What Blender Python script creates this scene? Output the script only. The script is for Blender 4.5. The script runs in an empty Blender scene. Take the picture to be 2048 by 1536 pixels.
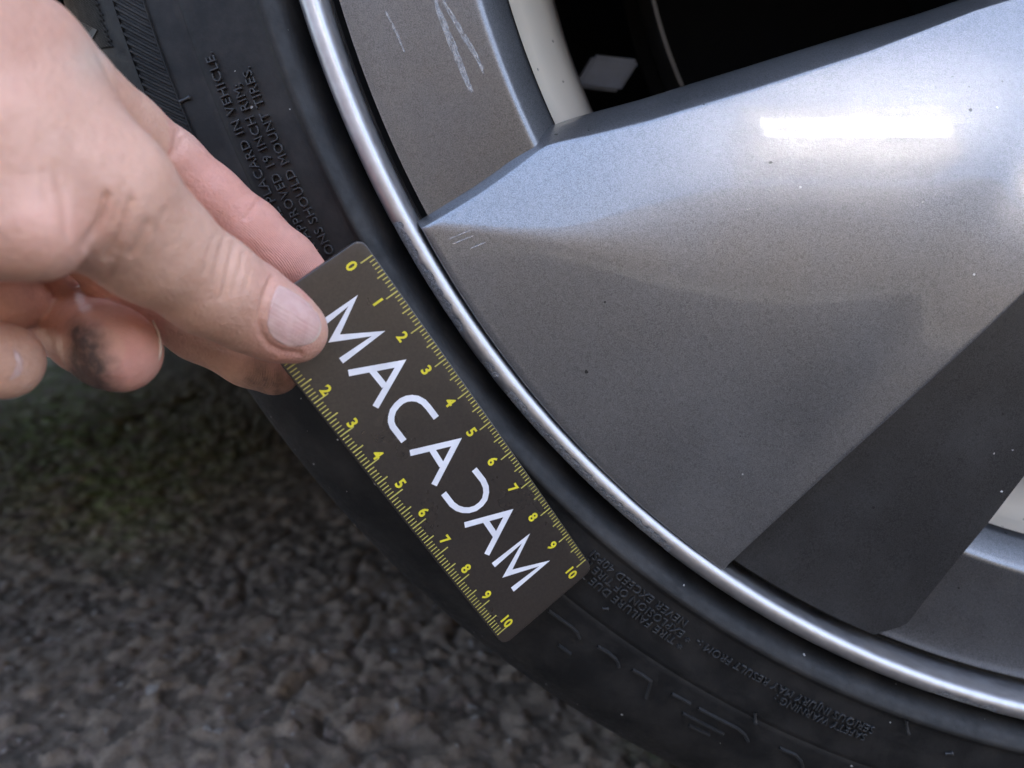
import bpy, bmesh, math, random
import numpy as np
from mathutils import Vector, Matrix
from mathutils.bvhtree import BVHTree
random.seed(7); RNG = np.random.default_rng(11)
SC = bpy.context.scene
COL = SC.collection
S = 0.01                                   # all lengths below are written in centimetres
HUB = 32.8                                 # wheel centre above the ground, cm

# ---------------------------------------------------------------- frames
# wheel frame: u to the right, v up, w out of the wheel towards the viewer (cm, origin = wheel centre on the lip plane)
# world: X = u, Y = -w, Z = v + HUB
CB = np.array([[0.999768, 0.0, -0.021533], [-0.004718, -0.975701, -0.219056], [-0.02101, 0.219107, -0.975475]])
CAM = np.array([-19.9865, -11.6456, 18.7768])
FPX, CX, CY = 1540.0, 1024.0, 768.0
def ray(px, py): return CB @ np.array([(px-CX)/FPX, (py-CY)/FPX, 1.0])
def at(px, py, w=0.0):                     # point on the plane w = const
    r = ray(px, py); return CAM + r*((w-CAM[2])/r[2])
def dp(px, py, z):                         # point at a given distance in front of the lens
    return CAM + ray(px, py)*z
def proj(P):
    q = (np.asarray(P, float)-CAM) @ CB
    return np.stack([CX+FPX*q[..., 0]/q[..., 2], CY+FPX*q[..., 1]/q[..., 2]], -1), q[..., 2]
def W3(P):                                 # wheel frame cm -> world metres
    P = np.asarray(P, float)
    return np.stack([P[..., 0], -P[..., 2], P[..., 1]+HUB], -1)*S

# ---------------------------------------------------------------- camera
cd = bpy.data.cameras.new('camera'); cam = bpy.data.objects.new('camera', cd); COL.objects.link(cam)
def wdir(v): return Vector((v[0], -v[2], v[1]))
ax = wdir(CB @ np.array([1, 0, 0.])); ay = wdir(CB @ np.array([0, -1, 0.])); az = wdir(CB @ np.array([0, 0, -1.]))
M = Matrix((ax, ay, az)).transposed().to_4x4(); M.translation = Vector(W3(CAM)); cam.matrix_world = M
cd.sensor_width = 36.0; cd.lens = FPX/2048*36.0
cd.clip_start = 0.005; cd.clip_end = 2000
cd.dof.use_dof = True; cd.dof.focus_distance = 0.186; cd.dof.aperture_fstop = 11
SC.camera = cam

# ---------------------------------------------------------------- world and sun
SUN = np.array([0.318, 0.602, -0.732]); SUN /= np.linalg.norm(SUN)          # towards the sun, wheel frame
sd = wdir(SUN)
wd = bpy.data.worlds.new('World'); SC.world = wd; wd.use_nodes = True
nt = wd.node_tree; nt.nodes.clear()
sky = nt.nodes.new('ShaderNodeTexSky'); sky.sky_type = 'NISHITA'; sky.sun_disc = False
sky.sun_elevation = math.asin(sd.z); sky.sun_rotation = math.atan2(sd.x, sd.y)
sky.air_density = 0.8; sky.dust_density = 5.5; sky.ozone_density = 0.0
bg = nt.nodes.new('ShaderNodeBackground'); bg.inputs['Strength'].default_value = 0.105
wo = nt.nodes.new('ShaderNodeOutputWorld')
nt.links.new(sky.outputs[0], bg.inputs[0]); nt.links.new(bg.outputs[0], wo.inputs[0])
ld = bpy.data.lights.new('sun', 'SUN'); ld.energy = 5.0; ld.angle = math.radians(0.8); ld.color = (1.0, 0.95, 0.87)
sun = bpy.data.objects.new('sun', ld); COL.objects.link(sun); sun.rotation_euler = sd.to_track_quat('Z', 'Y').to_euler()
vs = SC.view_settings; vs.view_transform = 'Standard'; vs.look = 'None'; vs.gamma = 1.0; vs.use_curve_mapping = False
vs.exposure = 3.85
SC.cycles.max_bounces = 6; SC.cycles.diffuse_bounces = 3

# ---------------------------------------------------------------- object helpers
def link(o, parent=None):
    COL.objects.link(o)
    if parent is not None: o.parent = parent
    return o
def mk(name, V, F, mat, parent=None, smooth=True, sharp=None, attrs=None):
    me = bpy.data.meshes.new(name)
    me.from_pydata([tuple(p) for p in W3(V)], [], [tuple(int(i) for i in f) for f in F]) if not isinstance(F, np.ndarray) else fast(me, W3(V), F)
    me.update()
    if smooth: me.polygons.foreach_set('use_smooth', np.ones(len(me.polygons), bool))
    if sharp is not None: me.set_sharp_from_angle(angle=math.radians(sharp))
    for k, a in (attrs or {}).items():
        t = me.attributes.new(k, 'FLOAT', 'POINT'); t.data.foreach_set('value', np.asarray(a, np.float32))
    me.materials.append(mat)
    return link(bpy.data.objects.new(name, me), parent)
def fast(me, V, F):
    n, k = F.shape
    me.vertices.add(len(V)); me.vertices.foreach_set('co', np.asarray(V, np.float32).ravel())
    me.loops.add(n*k); me.loops.foreach_set('vertex_index', F.astype(np.int32).ravel())
    me.polygons.add(n); me.polygons.foreach_set('loop_start', np.arange(0, n*k, k, dtype=np.int32))
    me.polygons.foreach_set('loop_total', np.full(n, k, np.int32))
def thing(name, label, cat, loc, group=None):
    o = bpy.data.objects.new(name, None); o.empty_display_size = 0.02; COL.objects.link(o)
    o['label'] = label; o['category'] = cat
    if group: o['group'] = group
    return o                               # at the origin: parts carry world coordinates
def gridfaces(n, m, closed=False, flip=False):       # n rows x m columns
    i, j = np.meshgrid(np.arange(n-1), np.arange(m if closed else m-1), indexing='ij')
    a = i*m+j; b = i*m+(j+1) % m; c = (i+1)*m+(j+1) % m; d = (i+1)*m+j
    F = np.stack([a, b, c, d], -1).reshape(-1, 4)
    return F[:, ::-1].copy() if flip else F
def lathe(name, prof, mat, parent, angs=None, sharp=40, smooth=True, fn=None, attrs=None):
    """prof: list of (r, w); angs degrees (None = whole turn)."""
    prof = np.asarray(prof, float)
    closed = True                           # every lathe runs the whole turn
    if angs is None: angs = np.linspace(0, 360, 361)[:-1]
    t = np.radians(angs)
    V = np.stack([prof[:, 0, None]*np.cos(t), prof[:, 0, None]*np.sin(t), np.repeat(prof[:, 1, None], len(t), 1)], -1)
    if fn is not None: V = fn(V, np.asarray(angs), prof)
    F = gridfaces(len(prof), len(t), closed)
    return mk(name, V.reshape(-1, 3), F, mat, parent, smooth, sharp, attrs)
def smoothprof(pts, n=6):                  # Catmull-Rom through profile points
    P = np.asarray(pts, float); P = np.vstack([2*P[0]-P[1], P, 2*P[-1]-P[-2]]); out = []
    for i in range(1, len(P)-2):
        for k in range(n):
            t = k/n; a, b, c, d = P[i-1], P[i], P[i+1], P[i+2]
            out.append(.5*(2*b+(c-a)*t+(2*a-5*b+4*c-d)*t*t+(3*b-a-3*c+d)*t**3))
    out.append(P[-2]); return np.array(out)
def smoothstep(x, a, b):
    t = np.clip((x-a)/(b-a), 0, 1); return t*t*(3-2*t)
def softplus(x, s): return s*np.logaddexp(0, x/s)
def vnoise(P, scale, seed=0, octaves=1):   # value noise on points (n,k)
    P = np.asarray(P, float)*scale; out = 0; amp = 1; tot = 0
    for o in range(octaves):
        i = np.floor(P).astype(np.int64); f = P-i; f = f*f*(3-2*f); k = P.shape[-1]; acc = 0
        for c in range(2**k):
            h = np.full(P.shape[:-1], seed*374761393+o*668265263, np.int64); wgt = 1
            for d in range(k):
                bit = (c >> d) & 1
                h = h ^ ((i[..., d]+bit)*[73856093, 19349663, 83492791][d])
                wgt = wgt*(f[..., d] if bit else 1-f[..., d])
            h = (h ^ (h >> 13))*1274126177 & 0x7fffffff
            acc = acc+wgt*((h ^ (h >> 11)) & 0xffff)/65535.0
        out = out+acc*amp; tot += amp; amp *= .5; P = P*2.03+17.1
    return out/tot

# ---------------------------------------------------------------- materials
class NT:
    def __init__(s, name):
        s.m = bpy.data.materials.new(name); s.m.use_nodes = True; s.t = s.m.node_tree
        s.b = s.t.nodes['Principled BSDF']; s.tc = None
    def n(s, typ, **kw):
        x = s.t.nodes.new(typ)
        for k, v in kw.items(): setattr(x, k, v)
        return x
    def l(s, a, b): s.t.links.new(a, b)
    def co(s):
        if s.tc is None: s.tc = s.n('ShaderNodeTexCoord').outputs['Object']
        return s.tc
    def noise(s, scale, detail=3, rough=.55, vec=None, dist=0):
        x = s.n('ShaderNodeTexNoise'); x.inputs['Scale'].default_value = scale; x.inputs['Detail'].default_value = detail
        x.inputs['Roughness'].default_value = rough; x.inputs['Distortion'].default_value = dist
        s.l(vec if vec is not None else s.co(), x.inputs['Vector']); return x.outputs['Fac']
    def wobble(s, scale=1500, amt=.0007):
        n = s.n('ShaderNodeTexNoise'); n.inputs['Scale'].default_value = scale; s.l(s.co(), n.inputs['Vector'])
        v = s.n('ShaderNodeVectorMath', operation='MULTIPLY_ADD'); s.l(n.outputs['Color'], v.inputs[0]); v.inputs[1].default_value = (amt,)*3; s.l(s.co(), v.inputs[2]); return v.outputs[0]
    def vor(s, scale, feature='F1', out='Distance', rand=1.0, vec=None):
        x = s.n('ShaderNodeTexVoronoi', feature=feature); x.inputs['Scale'].default_value = scale
        x.inputs['Randomness'].default_value = rand
        s.l(vec if vec is not None else s.co(), x.inputs['Vector']); return x.outputs[out]
    def ramp(s, f, a, b, va=0.0, vb=1.0):
        x = s.n('ShaderNodeMapRange'); x.inputs[1].default_value = a; x.inputs[2].default_value = b
        x.inputs[3].default_value = va; x.inputs[4].default_value = vb; s.l(f, x.inputs[0]); return x.outputs[0]
    def math(s, op, a, b=None):
        x = s.n('ShaderNodeMath', operation=op)
        for i, v in enumerate((a, b)):
            if v is None: continue
            if isinstance(v, (int, float)): x.inputs[i].default_value = v
            else: s.l(v, x.inputs[i])
        return x.outputs[0]
    def mix(s, f, a, b, blend='MIX'):
        x = s.n('ShaderNodeMix', data_type='RGBA', blend_type=blend)
        for k, v in (('Factor', f), ('A', a), ('B', b)):
            sock = [q for q in x.inputs if q.name == k and q.enabled][0] if k != 'Factor' else x.inputs[0]
            if k in 'AB': sock = x.inputs[6 if k == 'A' else 7]
            if isinstance(v, (int, float)): sock.default_value = v
            elif isinstance(v, tuple): sock.default_value = (*v, 1)[:4]
            else: s.l(v, sock)
        return x.outputs[2]
    def attr(s, name): 
        x = s.n('ShaderNodeAttribute'); x.attribute_name = name; return x.outputs['Fac']
    def bump(s, h, strength, dist, normal=None):
        x = s.n('ShaderNodeBump'); x.inputs['Strength'].default_value = strength; x.inputs['Distance'].default_value = dist
        s.l(h, x.inputs['Height'])
        if normal is not None: s.l(normal, x.inputs['Normal'])
        s.l(x.outputs[0], s.b.inputs['Normal']); return x.outputs[0]
    def set(s, **kw):
        for k, v in kw.items():
            i = s.b.inputs[k.replace('_', ' ')]
            if isinstance(v, (int, float)): i.default_value = v
            elif isinstance(v, tuple): i.default_value = (*v, 1)[:4] if len(i.default_value) == 4 else v
            else: s.l(v, i)
        return s
def plain(name, col, rough=.5, metal=0.0, spec=.5):
    m = NT(name); v = m.noise(180, 3)
    c = m.mix(m.ramp(v, .3, .7), tuple(x*.9 for x in col), tuple(min(1, x*1.1) for x in col))
    m.set(Base_Color=c, Roughness=rough, Metallic=metal, Specular_IOR_Level=spec); return m.m

def paint_material(name='gunmetal_paint', k=1.0):
    m = NT(name)
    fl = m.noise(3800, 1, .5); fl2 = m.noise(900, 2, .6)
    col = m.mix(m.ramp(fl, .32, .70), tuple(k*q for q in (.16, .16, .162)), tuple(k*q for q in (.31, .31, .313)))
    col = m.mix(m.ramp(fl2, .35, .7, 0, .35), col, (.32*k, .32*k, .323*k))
    # grime: fine dark grains, a few pale dust grains, faint dusty film
    wb = m.wobble(); d1 = m.vor(260, vec=wb); r1 = m.vor(260, out='Color', vec=wb)
    sx = m.n('ShaderNodeSeparateColor'); m.l(r1, sx.inputs[0])
    dark = m.math('MULTIPLY', m.math('LESS_THAN', d1, m.math('MULTIPLY', sx.outputs[2], .13)), m.math('GREATER_THAN', sx.outputs[0], .86))
    pale = m.math('MULTIPLY', m.math('LESS_THAN', d1, .07), m.math('LESS_THAN', sx.outputs[1], .05))
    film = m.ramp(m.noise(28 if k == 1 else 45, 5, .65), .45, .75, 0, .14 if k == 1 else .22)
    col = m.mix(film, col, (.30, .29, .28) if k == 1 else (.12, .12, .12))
    col = m.mix(dark, col, (.01, .01, .009)); col = m.mix(pale, col, (.7, .69, .66))
    met = m.math('SUBTRACT', .9, m.math('ADD', m.math('ADD', dark, pale), m.math('MULTIPLY', film, .8)))
    m.set(Base_Color=col, Metallic=met, Roughness=m.ramp(m.noise(40, 4), .3, .7, .36, .44), Coat_Weight=.8, Coat_Roughness=m.ramp(m.noise(55, 4), .3, .8, .03, .08), Coat_IOR=1.5)
    m.bump(fl, .10, .0004)
    return m.m
def lip_material():
    m = NT('machined_lip')
    sc = m.attr('scuff'); nn = m.noise(700, 5, .7)
    mask = m.ramp(m.math('MULTIPLY', sc, m.ramp(nn, .3, .65, .25, 1.3)), .38, .55)
    nb = m.noise(260, 3)
    col = m.mix(m.ramp(nb, .3, .7), (.44, .43, .43), (.54, .53, .53))
    col = m.mix(mask, col, m.mix(m.ramp(m.noise(1500, 4, .7), .3, .7), (.15, .15, .15), (.46, .45, .44)))
    m.set(Base_Color=col, Metallic=m.math('SUBTRACT', .95, m.math('MULTIPLY', mask, .35)), Roughness=m.math('ADD', m.ramp(nb, .3, .7, .40, .48), m.math('MULTIPLY', mask, .2)))
    m.bump(m.math('MULTIPLY', m.noise(1100, 6, .75), mask), 1.0, .0020)
    return m.m
def rubber_material(name='tyre_rubber', base=(.0070, .0069, .0068), dust=.8):
    m = NT(name)
    n1 = m.noise(60, 7, .72); n2 = m.noise(420, 3, .6)
    col = m.mix(m.ramp(n1, .42, .72, 0, dust), base, (.032, .029, .026))
    wb = m.wobble(); d1 = m.vor(330, vec=wb); r1 = m.vor(330, out='Color', vec=wb); sx = m.n('ShaderNodeSeparateColor'); m.l(r1, sx.inputs[0])
    pale = m.math('MULTIPLY', m.math('LESS_THAN', d1, m.math('MULTIPLY', sx.outputs[2], .12)), m.math('GREATER_THAN', sx.outputs[0], .80))
    col = m.mix(pale, col, (.42, .40, .37))
    m.set(Base_Color=col, Roughness=m.ramp(n2, .3, .7, .45, .62), Specular_IOR_Level=.32)
    m.bump(m.noise(1400, 4, .65), .18, .0004)
    return m.m
PAINT = paint_material(); PAINT_SHADE = paint_material('shaded_pocket_paint', .30); PAINT_DIM = paint_material('dimmed_rim_paint', .66); LIP = lip_material(); RUBBER = rubber_material()  # same paint copied darker for the shade on flank and rim face
GLOSSRUB = rubber_material('raised_rubber', (.010, .010, .010), .3); GLOSSRUB.node_tree.nodes['Principled BSDF'].inputs['Specular IOR Level'].default_value = .75
DARK = plain('black_plastic', (.004, .004, .004), .8, 0, .2)
def barrel_material():
    m = NT('silver_barrel'); n1 = m.noise(30, 4)
    c = m.mix(m.ramp(n1, .3, .7), (.62, .54, .43), (.70, .63, .51))
    sp = m.math('LESS_THAN', m.vor(150), .06)
    sy = m.n('ShaderNodeSeparateXYZ'); m.l(m.co(), sy.inputs[0]); c = m.mix(m.ramp(m.math('ADD', sy.outputs[1], m.math('MULTIPLY', n1, .01)), .040, .062), c, (.055, .042, .034))  # light fall-off down the barrel put into the colour, browner with depth
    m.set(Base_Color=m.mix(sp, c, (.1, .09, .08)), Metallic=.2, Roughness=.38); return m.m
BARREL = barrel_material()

# ================================================================ GROUND
def worley(P, cell, seed):
    g = np.floor(P/cell).astype(np.int64); best = np.full(len(P), 9.); bid = np.zeros(len(P))
    for di in (-1, 0, 1):
        for dj in (-1, 0, 1):
            c = g+np.array([di, dj]); h = (c[:, 0]*73856093) ^ (c[:, 1]*19349663) ^ (seed*83492791)
            h = (h ^ (h >> 13))*1274126177 & 0x7fffffff
            ox = (h & 0x3ff)/1023.; oy = ((h >> 10) & 0x3ff)/1023.; rr = ((h >> 20) & 0x3ff)/1023.
            q = (c+np.stack([ox, oy], 1))*cell; dd = np.hypot(*(P-q).T)/cell
            k = dd < best; best = np.where(k, dd, best); bid = np.where(k, rr, bid)
    return best, bid
def ground_axis(lo, hi, step):
    a = np.arange(lo, hi, step); g = [hi]; s = step
    while g[-1] < 40000: s *= 1.35; g.append(g[-1]+s)
    l = [lo]; s = step
    while l[-1] > -40000: s *= 1.35; l.append(l[-1]-s)
    return np.concatenate([np.array(l[1:])[::-1], a, np.array(g)])
gx = ground_axis(-118, 6, .19); gw = ground_axis(-60, 8, .19)
gw = np.sort(np.concatenate([gw[(gw >= -60) | (gw < -160)], np.arange(-160, -60, .42)]))
GU, GW = np.meshgrid(gx, gw, indexing='xy'); P2 = np.stack([GU.ravel(), GW.ravel()], 1)
d1, id1 = worley(P2+.35*np.stack([vnoise(P2, 1.1, 3), vnoise(P2, 1.1, 4)], 1), .95, 1)
d2, id2 = worley(P2, .42, 2)
hgt = np.maximum(0, 1-d1**2*1.6)*(.06+.24*id1**2)+np.maximum(0, 1-d2**2*1.8)*(.05+.22*id2)*.9
hgt = hgt*(.55+.75*vnoise(P2, 2.6, 8, 2))+.45*(vnoise(P2, .16, 5, 3)-.5)+.16*(vnoise(P2, 1.7, 6, 3)-.5)+.10*(vnoise(P2, 4.5, 12, 2)-.5)
crack = np.abs(vnoise(P2, .12, 9, 3)-.5); hgt -= .35*np.exp(-(crack/.012)**2)
far = np.maximum(np.abs(GU.ravel()+55)-58, np.abs(GW.ravel()+75)-82); fade = 1-smoothstep(far, 0, 15)
hgt = (hgt-.12)*fade
GV = np.stack([GU.ravel(), -HUB+hgt, GW.ravel()], 1)
GP, GZ = proj(GV)
def gsp(x, y, r): return np.exp(-((GP[:, 0]-x)**2+((GP[:, 1]-y)*1.3)**2)/r**2)*(GZ > 5)
MOSS = np.clip(.95*gsp(90, 810, 230)+.5*gsp(250, 1010, 120)+.35*gsp(420, 900, 120)+.35*gsp(1330, 1490, 90), 0, 1)
def ground_material():
    m = NT('worn_asphalt')
    s1 = m.attr('stone'); s2 = m.attr('chip'); n1 = m.noise(650, 4, .7)
    col = m.mix(s1, (.070, .053, .038), (.225, .172, .125))
    col = m.mix(m.math('MULTIPLY', m.ramp(s2, .72, .80), .7), col, (.17, .125, .10))
    col = m.mix(m.math('MULTIPLY', m.ramp(s2, .955, .965), .8), col, (.30, .28, .25))
    col = m.mix(m.ramp(n1, .35, .7, 0, .5), col, (.045, .039, .034))
    moss = m.math('MULTIPLY', m.attr('moss'), m.ramp(m.noise(70, 4), .38, .6))
    col = m.mix(moss, col, (.115, .165, .030))
    col = m.mix(m.attr('dimmed_drive'), col, (.038, .037, .036))  # drive ahead of the wheel coloured darker to keep its sunlit reflection dim
    m.set(Base_Color=col, Roughness=.85, Specular_IOR_Level=.3)
    m.bump(m.noise(900, 5, .7), .6, .0015); return m.m
g = mk('ground', GV, gridfaces(len(gw), len(gx), flip=False), ground_material(), attrs={'stone': id1, 'chip': np.where(d2 < .62, id2, .3), 'moss': MOSS, 'dimmed_drive': smoothstep(GW.ravel(), 8, 30)}); g['kind'] = 'structure'

# ================================================================ BRICK OF THE HOUSE ADDED UNSEEN BEHIND THE VIEWER
def brick_material():
    m = NT('brown_brick'); b = m.n('ShaderNodeTexBrick'); b.inputs['Scale'].default_value = 4.6; b.inputs['Mortar Size'].default_value = .018
    b.inputs['Color1'].default_value = (.095, .08, .068, 1); b.inputs['Color2'].default_value = (.13, .112, .095, 1); b.inputs['Mortar'].default_value = (.16, .15, .135, 1)
    mp = m.n('ShaderNodeMapping'); mp.inputs['Rotation'].default_value = (math.pi/2, 0, 0); m.l(m.co(), mp.inputs[0]); m.l(mp.outputs[0], b.inputs['Vector'])
    m.set(Base_Color=b.outputs['Color'], Roughness=.9); return m.m
BRICK = brick_material()
# ================================================================ WHEEL
wheel = thing('car_wheel', 'gunmetal alloy car wheel with kerb-scuffed bright lip in a black tyre', 'wheel', None)
# visible arc gets fine steps
ANG = np.concatenate([np.arange(186, 262, .12), np.arange(262, 546, 1.0)])
# --- rim lip
A = math.pi
lp = [(25.67, -1.55), (25.665, -.5)]+[(25.92+.25*math.cos(t)*1.0, -.25+.25*math.sin(t)) for t in np.linspace(A, -.1, 17)]+[(26.165, -.5), (26.13, -.75), (26.0, -1.1)]
lp = np.array(lp)
def scuff_profile(angs):
    s = np.zeros(len(angs))
    for a0, a1, k in ((206.8, 214.3, .8), (215.6, 217.4, .75), (217.6, 222, .65), (221, 228.6, 1.0), (227.6, 231.6, 1.0), (249.4, 254.2, 1.0)):
        s = np.maximum(s, k*smoothstep(angs, a0, a0+.6)*(1-smoothstep(angs, a1-.7, a1)))
    return s
lip_sc = np.zeros((len(lp), len(ANG)))
def lip_fn(V, angs, prof):
    s = scuff_profile(angs); n = vnoise(np.stack([angs*6, angs*0], 1), .55, 21, 3)
    rr = np.hypot(V[..., 0], V[..., 1]); lim = 25.995+.14*(n[None, :]-.5)
    over = smoothstep(rr, lim-.12, lim+.03)*s[None, :]*(prof[:, 1, None] > -.62)
    lip_sc[:] = over
    nn = vnoise(np.stack([np.repeat(angs[None]*4, len(prof), 0), np.repeat(prof[:, 1, None]*14, len(angs), 1)], -1).reshape(-1, 2), 1.3, 5, 3).reshape(over.shape)
    dr = over*(.006+.022*nn*np.maximum(0, s[None]-.3)); k = (rr-dr)/rr
    V = V.copy(); V[..., 0] *= k; V[..., 1] *= k; V[..., 2] -= over*(.006+.014*nn); return V
lipo = lathe('rim_lip', lp, LIP, wheel, ANG, 50, fn=lip_fn)
t = lipo.data.attributes.new('scuff', 'FLOAT', 'POINT'); t.data.foreach_set('value', lip_sc.ravel().astype(np.float32))
lipo['label'] = 'bright rounded rim lip with grey kerb scuffs along its outer edge'
# --- groove floor and outer face ring (panels between spokes, their dim reflection put into the paint)
lathe('lip_groove', [(25.75, -1.5), (25.2, -1.5)], DARK, wheel)
rp = smoothprof([(25.42, -1.6), (25.42, -1.14), (25.36, -1.09), (25.1, -1.07), (24.6, -1.05), (24.0, -1.0), (23.2, -.89), (22.6, -.80), (22.34, -.765)], 4).tolist() + \
     [(22.27, -.775), (22.20, -.82), (22.12, -.90)] + [(21.62, -1.6), (21.55, -1.72), (21.53, -2.0), (21.5, -2.5)]
lathe('rim_face', rp, PAINT_DIM, wheel, ANG, 45)
bp = smoothprof([(21.5, -2.0), (21.45, -2.6), (21.35, -3.1), (20.9, -3.9), (20.35, -4.7), (20.05, -5.8), (19.9, -7.5), (19.85, -12), (20.0, -16), (21.6, -18), (22.2, -19.5), (25.4, -20), (25.6, -20.4)], 5)
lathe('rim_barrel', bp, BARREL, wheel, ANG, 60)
# --- spokes
def resample(P, n, power=1.0):
    P = np.asarray(P, float); d = np.r_[0, np.cumsum(np.linalg.norm(np.diff(P, axis=0), axis=1))]; x = np.linspace(0, 1, n)**power*d[-1]
    return np.stack([np.interp(x, d, P[:, k]) for k in range(P.shape[1])], 1)
def pxl(pts, w): return np.array([at(x, y, w)[:2] for x, y in pts])
HC = np.array([-.93, -4.5])
TOP = np.vstack([pxl([(848, 456), (905, 422), (960, 388), (1010, 352), (1045, 326), (1072, 304), (1092, 291), (1120, 283), (1200, 266), (1300, 241), (1500, 180), (1760, 94), (2000, 0)], -.3), HC])
BOT = np.vstack([pxl([(1443, 1131), (1500, 1073), (1700, 876), (1900, 678), (2048, 530)], -.3), HC+np.array([.3, -.25])])
NS, NTT = 110, 150
Tt = resample(TOP, NTT); Bt = resample(BOT, NTT)
s = np.linspace(0, 1, NS); tt = np.linspace(0, 1, NTT)
UV = Tt[None]*(1-s[:, None, None])+Bt[None]*s[:, None, None]
a0 = math.atan2(Tt[0, 1], Tt[0, 0]) % (2*math.pi); a1 = math.atan2(Bt[0, 1], Bt[0, 0]) % (2*math.pi)
aa = a0+(a1-a0)*s; rr0 = np.hypot(*Tt[0])*(1-s)+np.hypot(*Bt[0])*s
arc = np.stack([rr0*np.cos(aa), rr0*np.sin(aa)], 1); bulge = arc-UV[:, 0]
UV = UV+bulge[:, None]*((1-tt)**4)[None, :, None]
def dist_line(U, p, q):
    d = (q-p)/np.linalg.norm(q-p); n = np.array([-d[1], d[0]]); return (U-p) @ n
C0 = at(848, 450, -.2)[:2]; C1 = at(1350, 484, -.2)[:2]
E0, E1 = BOT[0], BOT[-2]
def spoke_h(U):
    x = U[..., 0]; r = np.hypot(U[..., 0], U[..., 1])
    w = -.13+.075*np.maximum(0, 25.5-r)
    up = dist_line(U, C0, C1); k = smoothstep(x, -22.6, -13.5)
    sig = .03+.75*k**2
    sp = softplus(up+.35*k, sig); w = w-(.36-.17*k)*sp-.026*k*sp*sp
    dB = np.abs(dist_line(U, E0, E1)); along = (U-E0) @ ((E1-E0)/np.linalg.norm(E1-E0))
    dl = .05+.155*np.maximum(along, 0); tap = smoothstep(along, .5, 5.0)
    w = w-tap*.10*softplus(dl+.9-dB, .45)+tap*.22*softplus(dl-dB, .22)
    return w
SW = spoke_h(UV)
face = np.concatenate([UV, SW[..., None]], -1)
# rounded edges, chamfer on the upper side, drop on the lower side and at the lip
VOIDB = pxl([(842, 441), (900, 405), (952, 372), (1000, 338), (1035, 309), (1062, 284), (1085, 258), (1110, 243), (1150, 228), (1290, 190), (1500, 124), (1700, 60), (1890, 0)], -1.0)
Vb = np.vstack([VOIDB, HC+np.array([-.25, .6])])
# match parameter by nearest distance along
Vbr = resample(Vb, NTT)
chd = .45+.75*smoothstep(tt, .12, .20)
e = face[0]; rows = []
for f, dz in ((1.0, 1.0), (.8, .72), (.55, .42), (.25, .17), (.10, .055), (.03, .012)):
    p = e.copy(); p[:, :2] = e[:, :2]*(1-f)+Vbr*f; p[:, 2] = e[:, 2]-chd*dz; rows.append(p)
skirt = rows[0].copy(); skirt[:, 2] = -3.6
bl = face[-1]; nb = np.array([E1[1]-E0[1], -(E1[0]-E0[0])]); nb /= np.linalg.norm(nb)
bot = []
for f, dz in ((.02, .006), (.045, .03), (.055, .07), (.06, 1.2), (-.1, 3.4)):
    p = bl.copy(); p[:, :2] += nb*f; p[:, 2] -= dz; bot.append(p)
G = np.concatenate([[skirt], rows, face, bot], 0)
# outer end towards the lip: extra columns
o1 = G[:, 0].copy(); cols = []
for f, dz in ((.06, 1.3), (.055, .06), (.03, .015)):
    p = o1.copy(); rad = np.hypot(p[:, 0], p[:, 1]); p[:, 0] *= 1+f/rad; p[:, 1] *= 1+f/rad; p[:, 2] = p[:, 2]-dz; cols.append(p)
G = np.concatenate([np.stack(cols, 1), G], 1)
n, m_ = G.shape[:2]
sp0 = mk('spoke', G.reshape(-1, 3), gridfaces(n, m_, flip=True), PAINT, wheel, True, 35)
sp0['label'] = 'broad triangular spoke face, creased near the lip and mirroring the sky'
# flank beside the spoke: lower panel to the hub, shade put into its paint
FR = np.vstack([[at(x, y, w_)[:2] for x, y, w_ in ((1812, 1250, -.73), (1860, 1188, -.73), (1913, 1122, -.73), (1980, 1040, -.75), (2048, 950, -.78))], [[.6, -5.0]]])
NF = 90
FLr = resample(BOT, NF); fe = 245.8
FRr = resample(np.vstack([[[25.38*math.cos(math.radians(fe)), 25.38*math.sin(math.radians(fe))]], FR]), NF)
sf = np.linspace(0, 1, 60)
FU = FLr[None]*(1-sf[:, None, None])+FRr[None]*sf[:, None, None]
fa0 = math.atan2(FLr[0, 1], FLr[0, 0]) % (2*math.pi); fa1 = math.radians(fe); fa = fa0+(fa1-fa0)*sf
FU = FU+(np.stack([25.38*np.cos(fa), 25.38*np.sin(fa)], 1)-FU[:, 0])[:, None]*((1-np.linspace(0, 1, NF))**6)[None, :, None]
rF = np.hypot(FU[..., 0], FU[..., 1])
dep = smoothstep(25.4-rF, 3.0, 15.0)
FW = -.60-.13*sf[:, None]-.012*np.maximum(0, 22-rF)*sf[:, None]
fl = np.concatenate([FU, FW[..., None]], -1)
sk = fl[-1].copy(); sk[:, 2] -= 2.6; rd = fl[-1].copy(); rd[:, 0] += .02; rd[:, 2] -= .03
oc = np.concatenate([fl, [rd], [sk]], 0); o2 = oc[:, :1].copy(); o2[..., 2] -= .9
FG = np.concatenate([o2, oc], 1)
fl0 = mk('spoke_flank', FG.reshape(-1, 3), gridfaces(*FG.shape[:2], flip=True), PAINT_SHADE, wheel, True, 40)
fl0['label'] = 'dusty recessed panel beside the broad spoke, shade in its paint colour'
def scuff_material(name, col, a):
    m = NT(name); m.set(Base_Color=col, Roughness=.75, Alpha=m.ramp(m.noise(900, 4, .7), .3, .7, a*.15, a)); return m.m
CHALK = scuff_material('dry_scuff', (.60, .60, .59), .55); FAINT = scuff_material('fine_scratch', (.65, .64, .63), .6)
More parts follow.
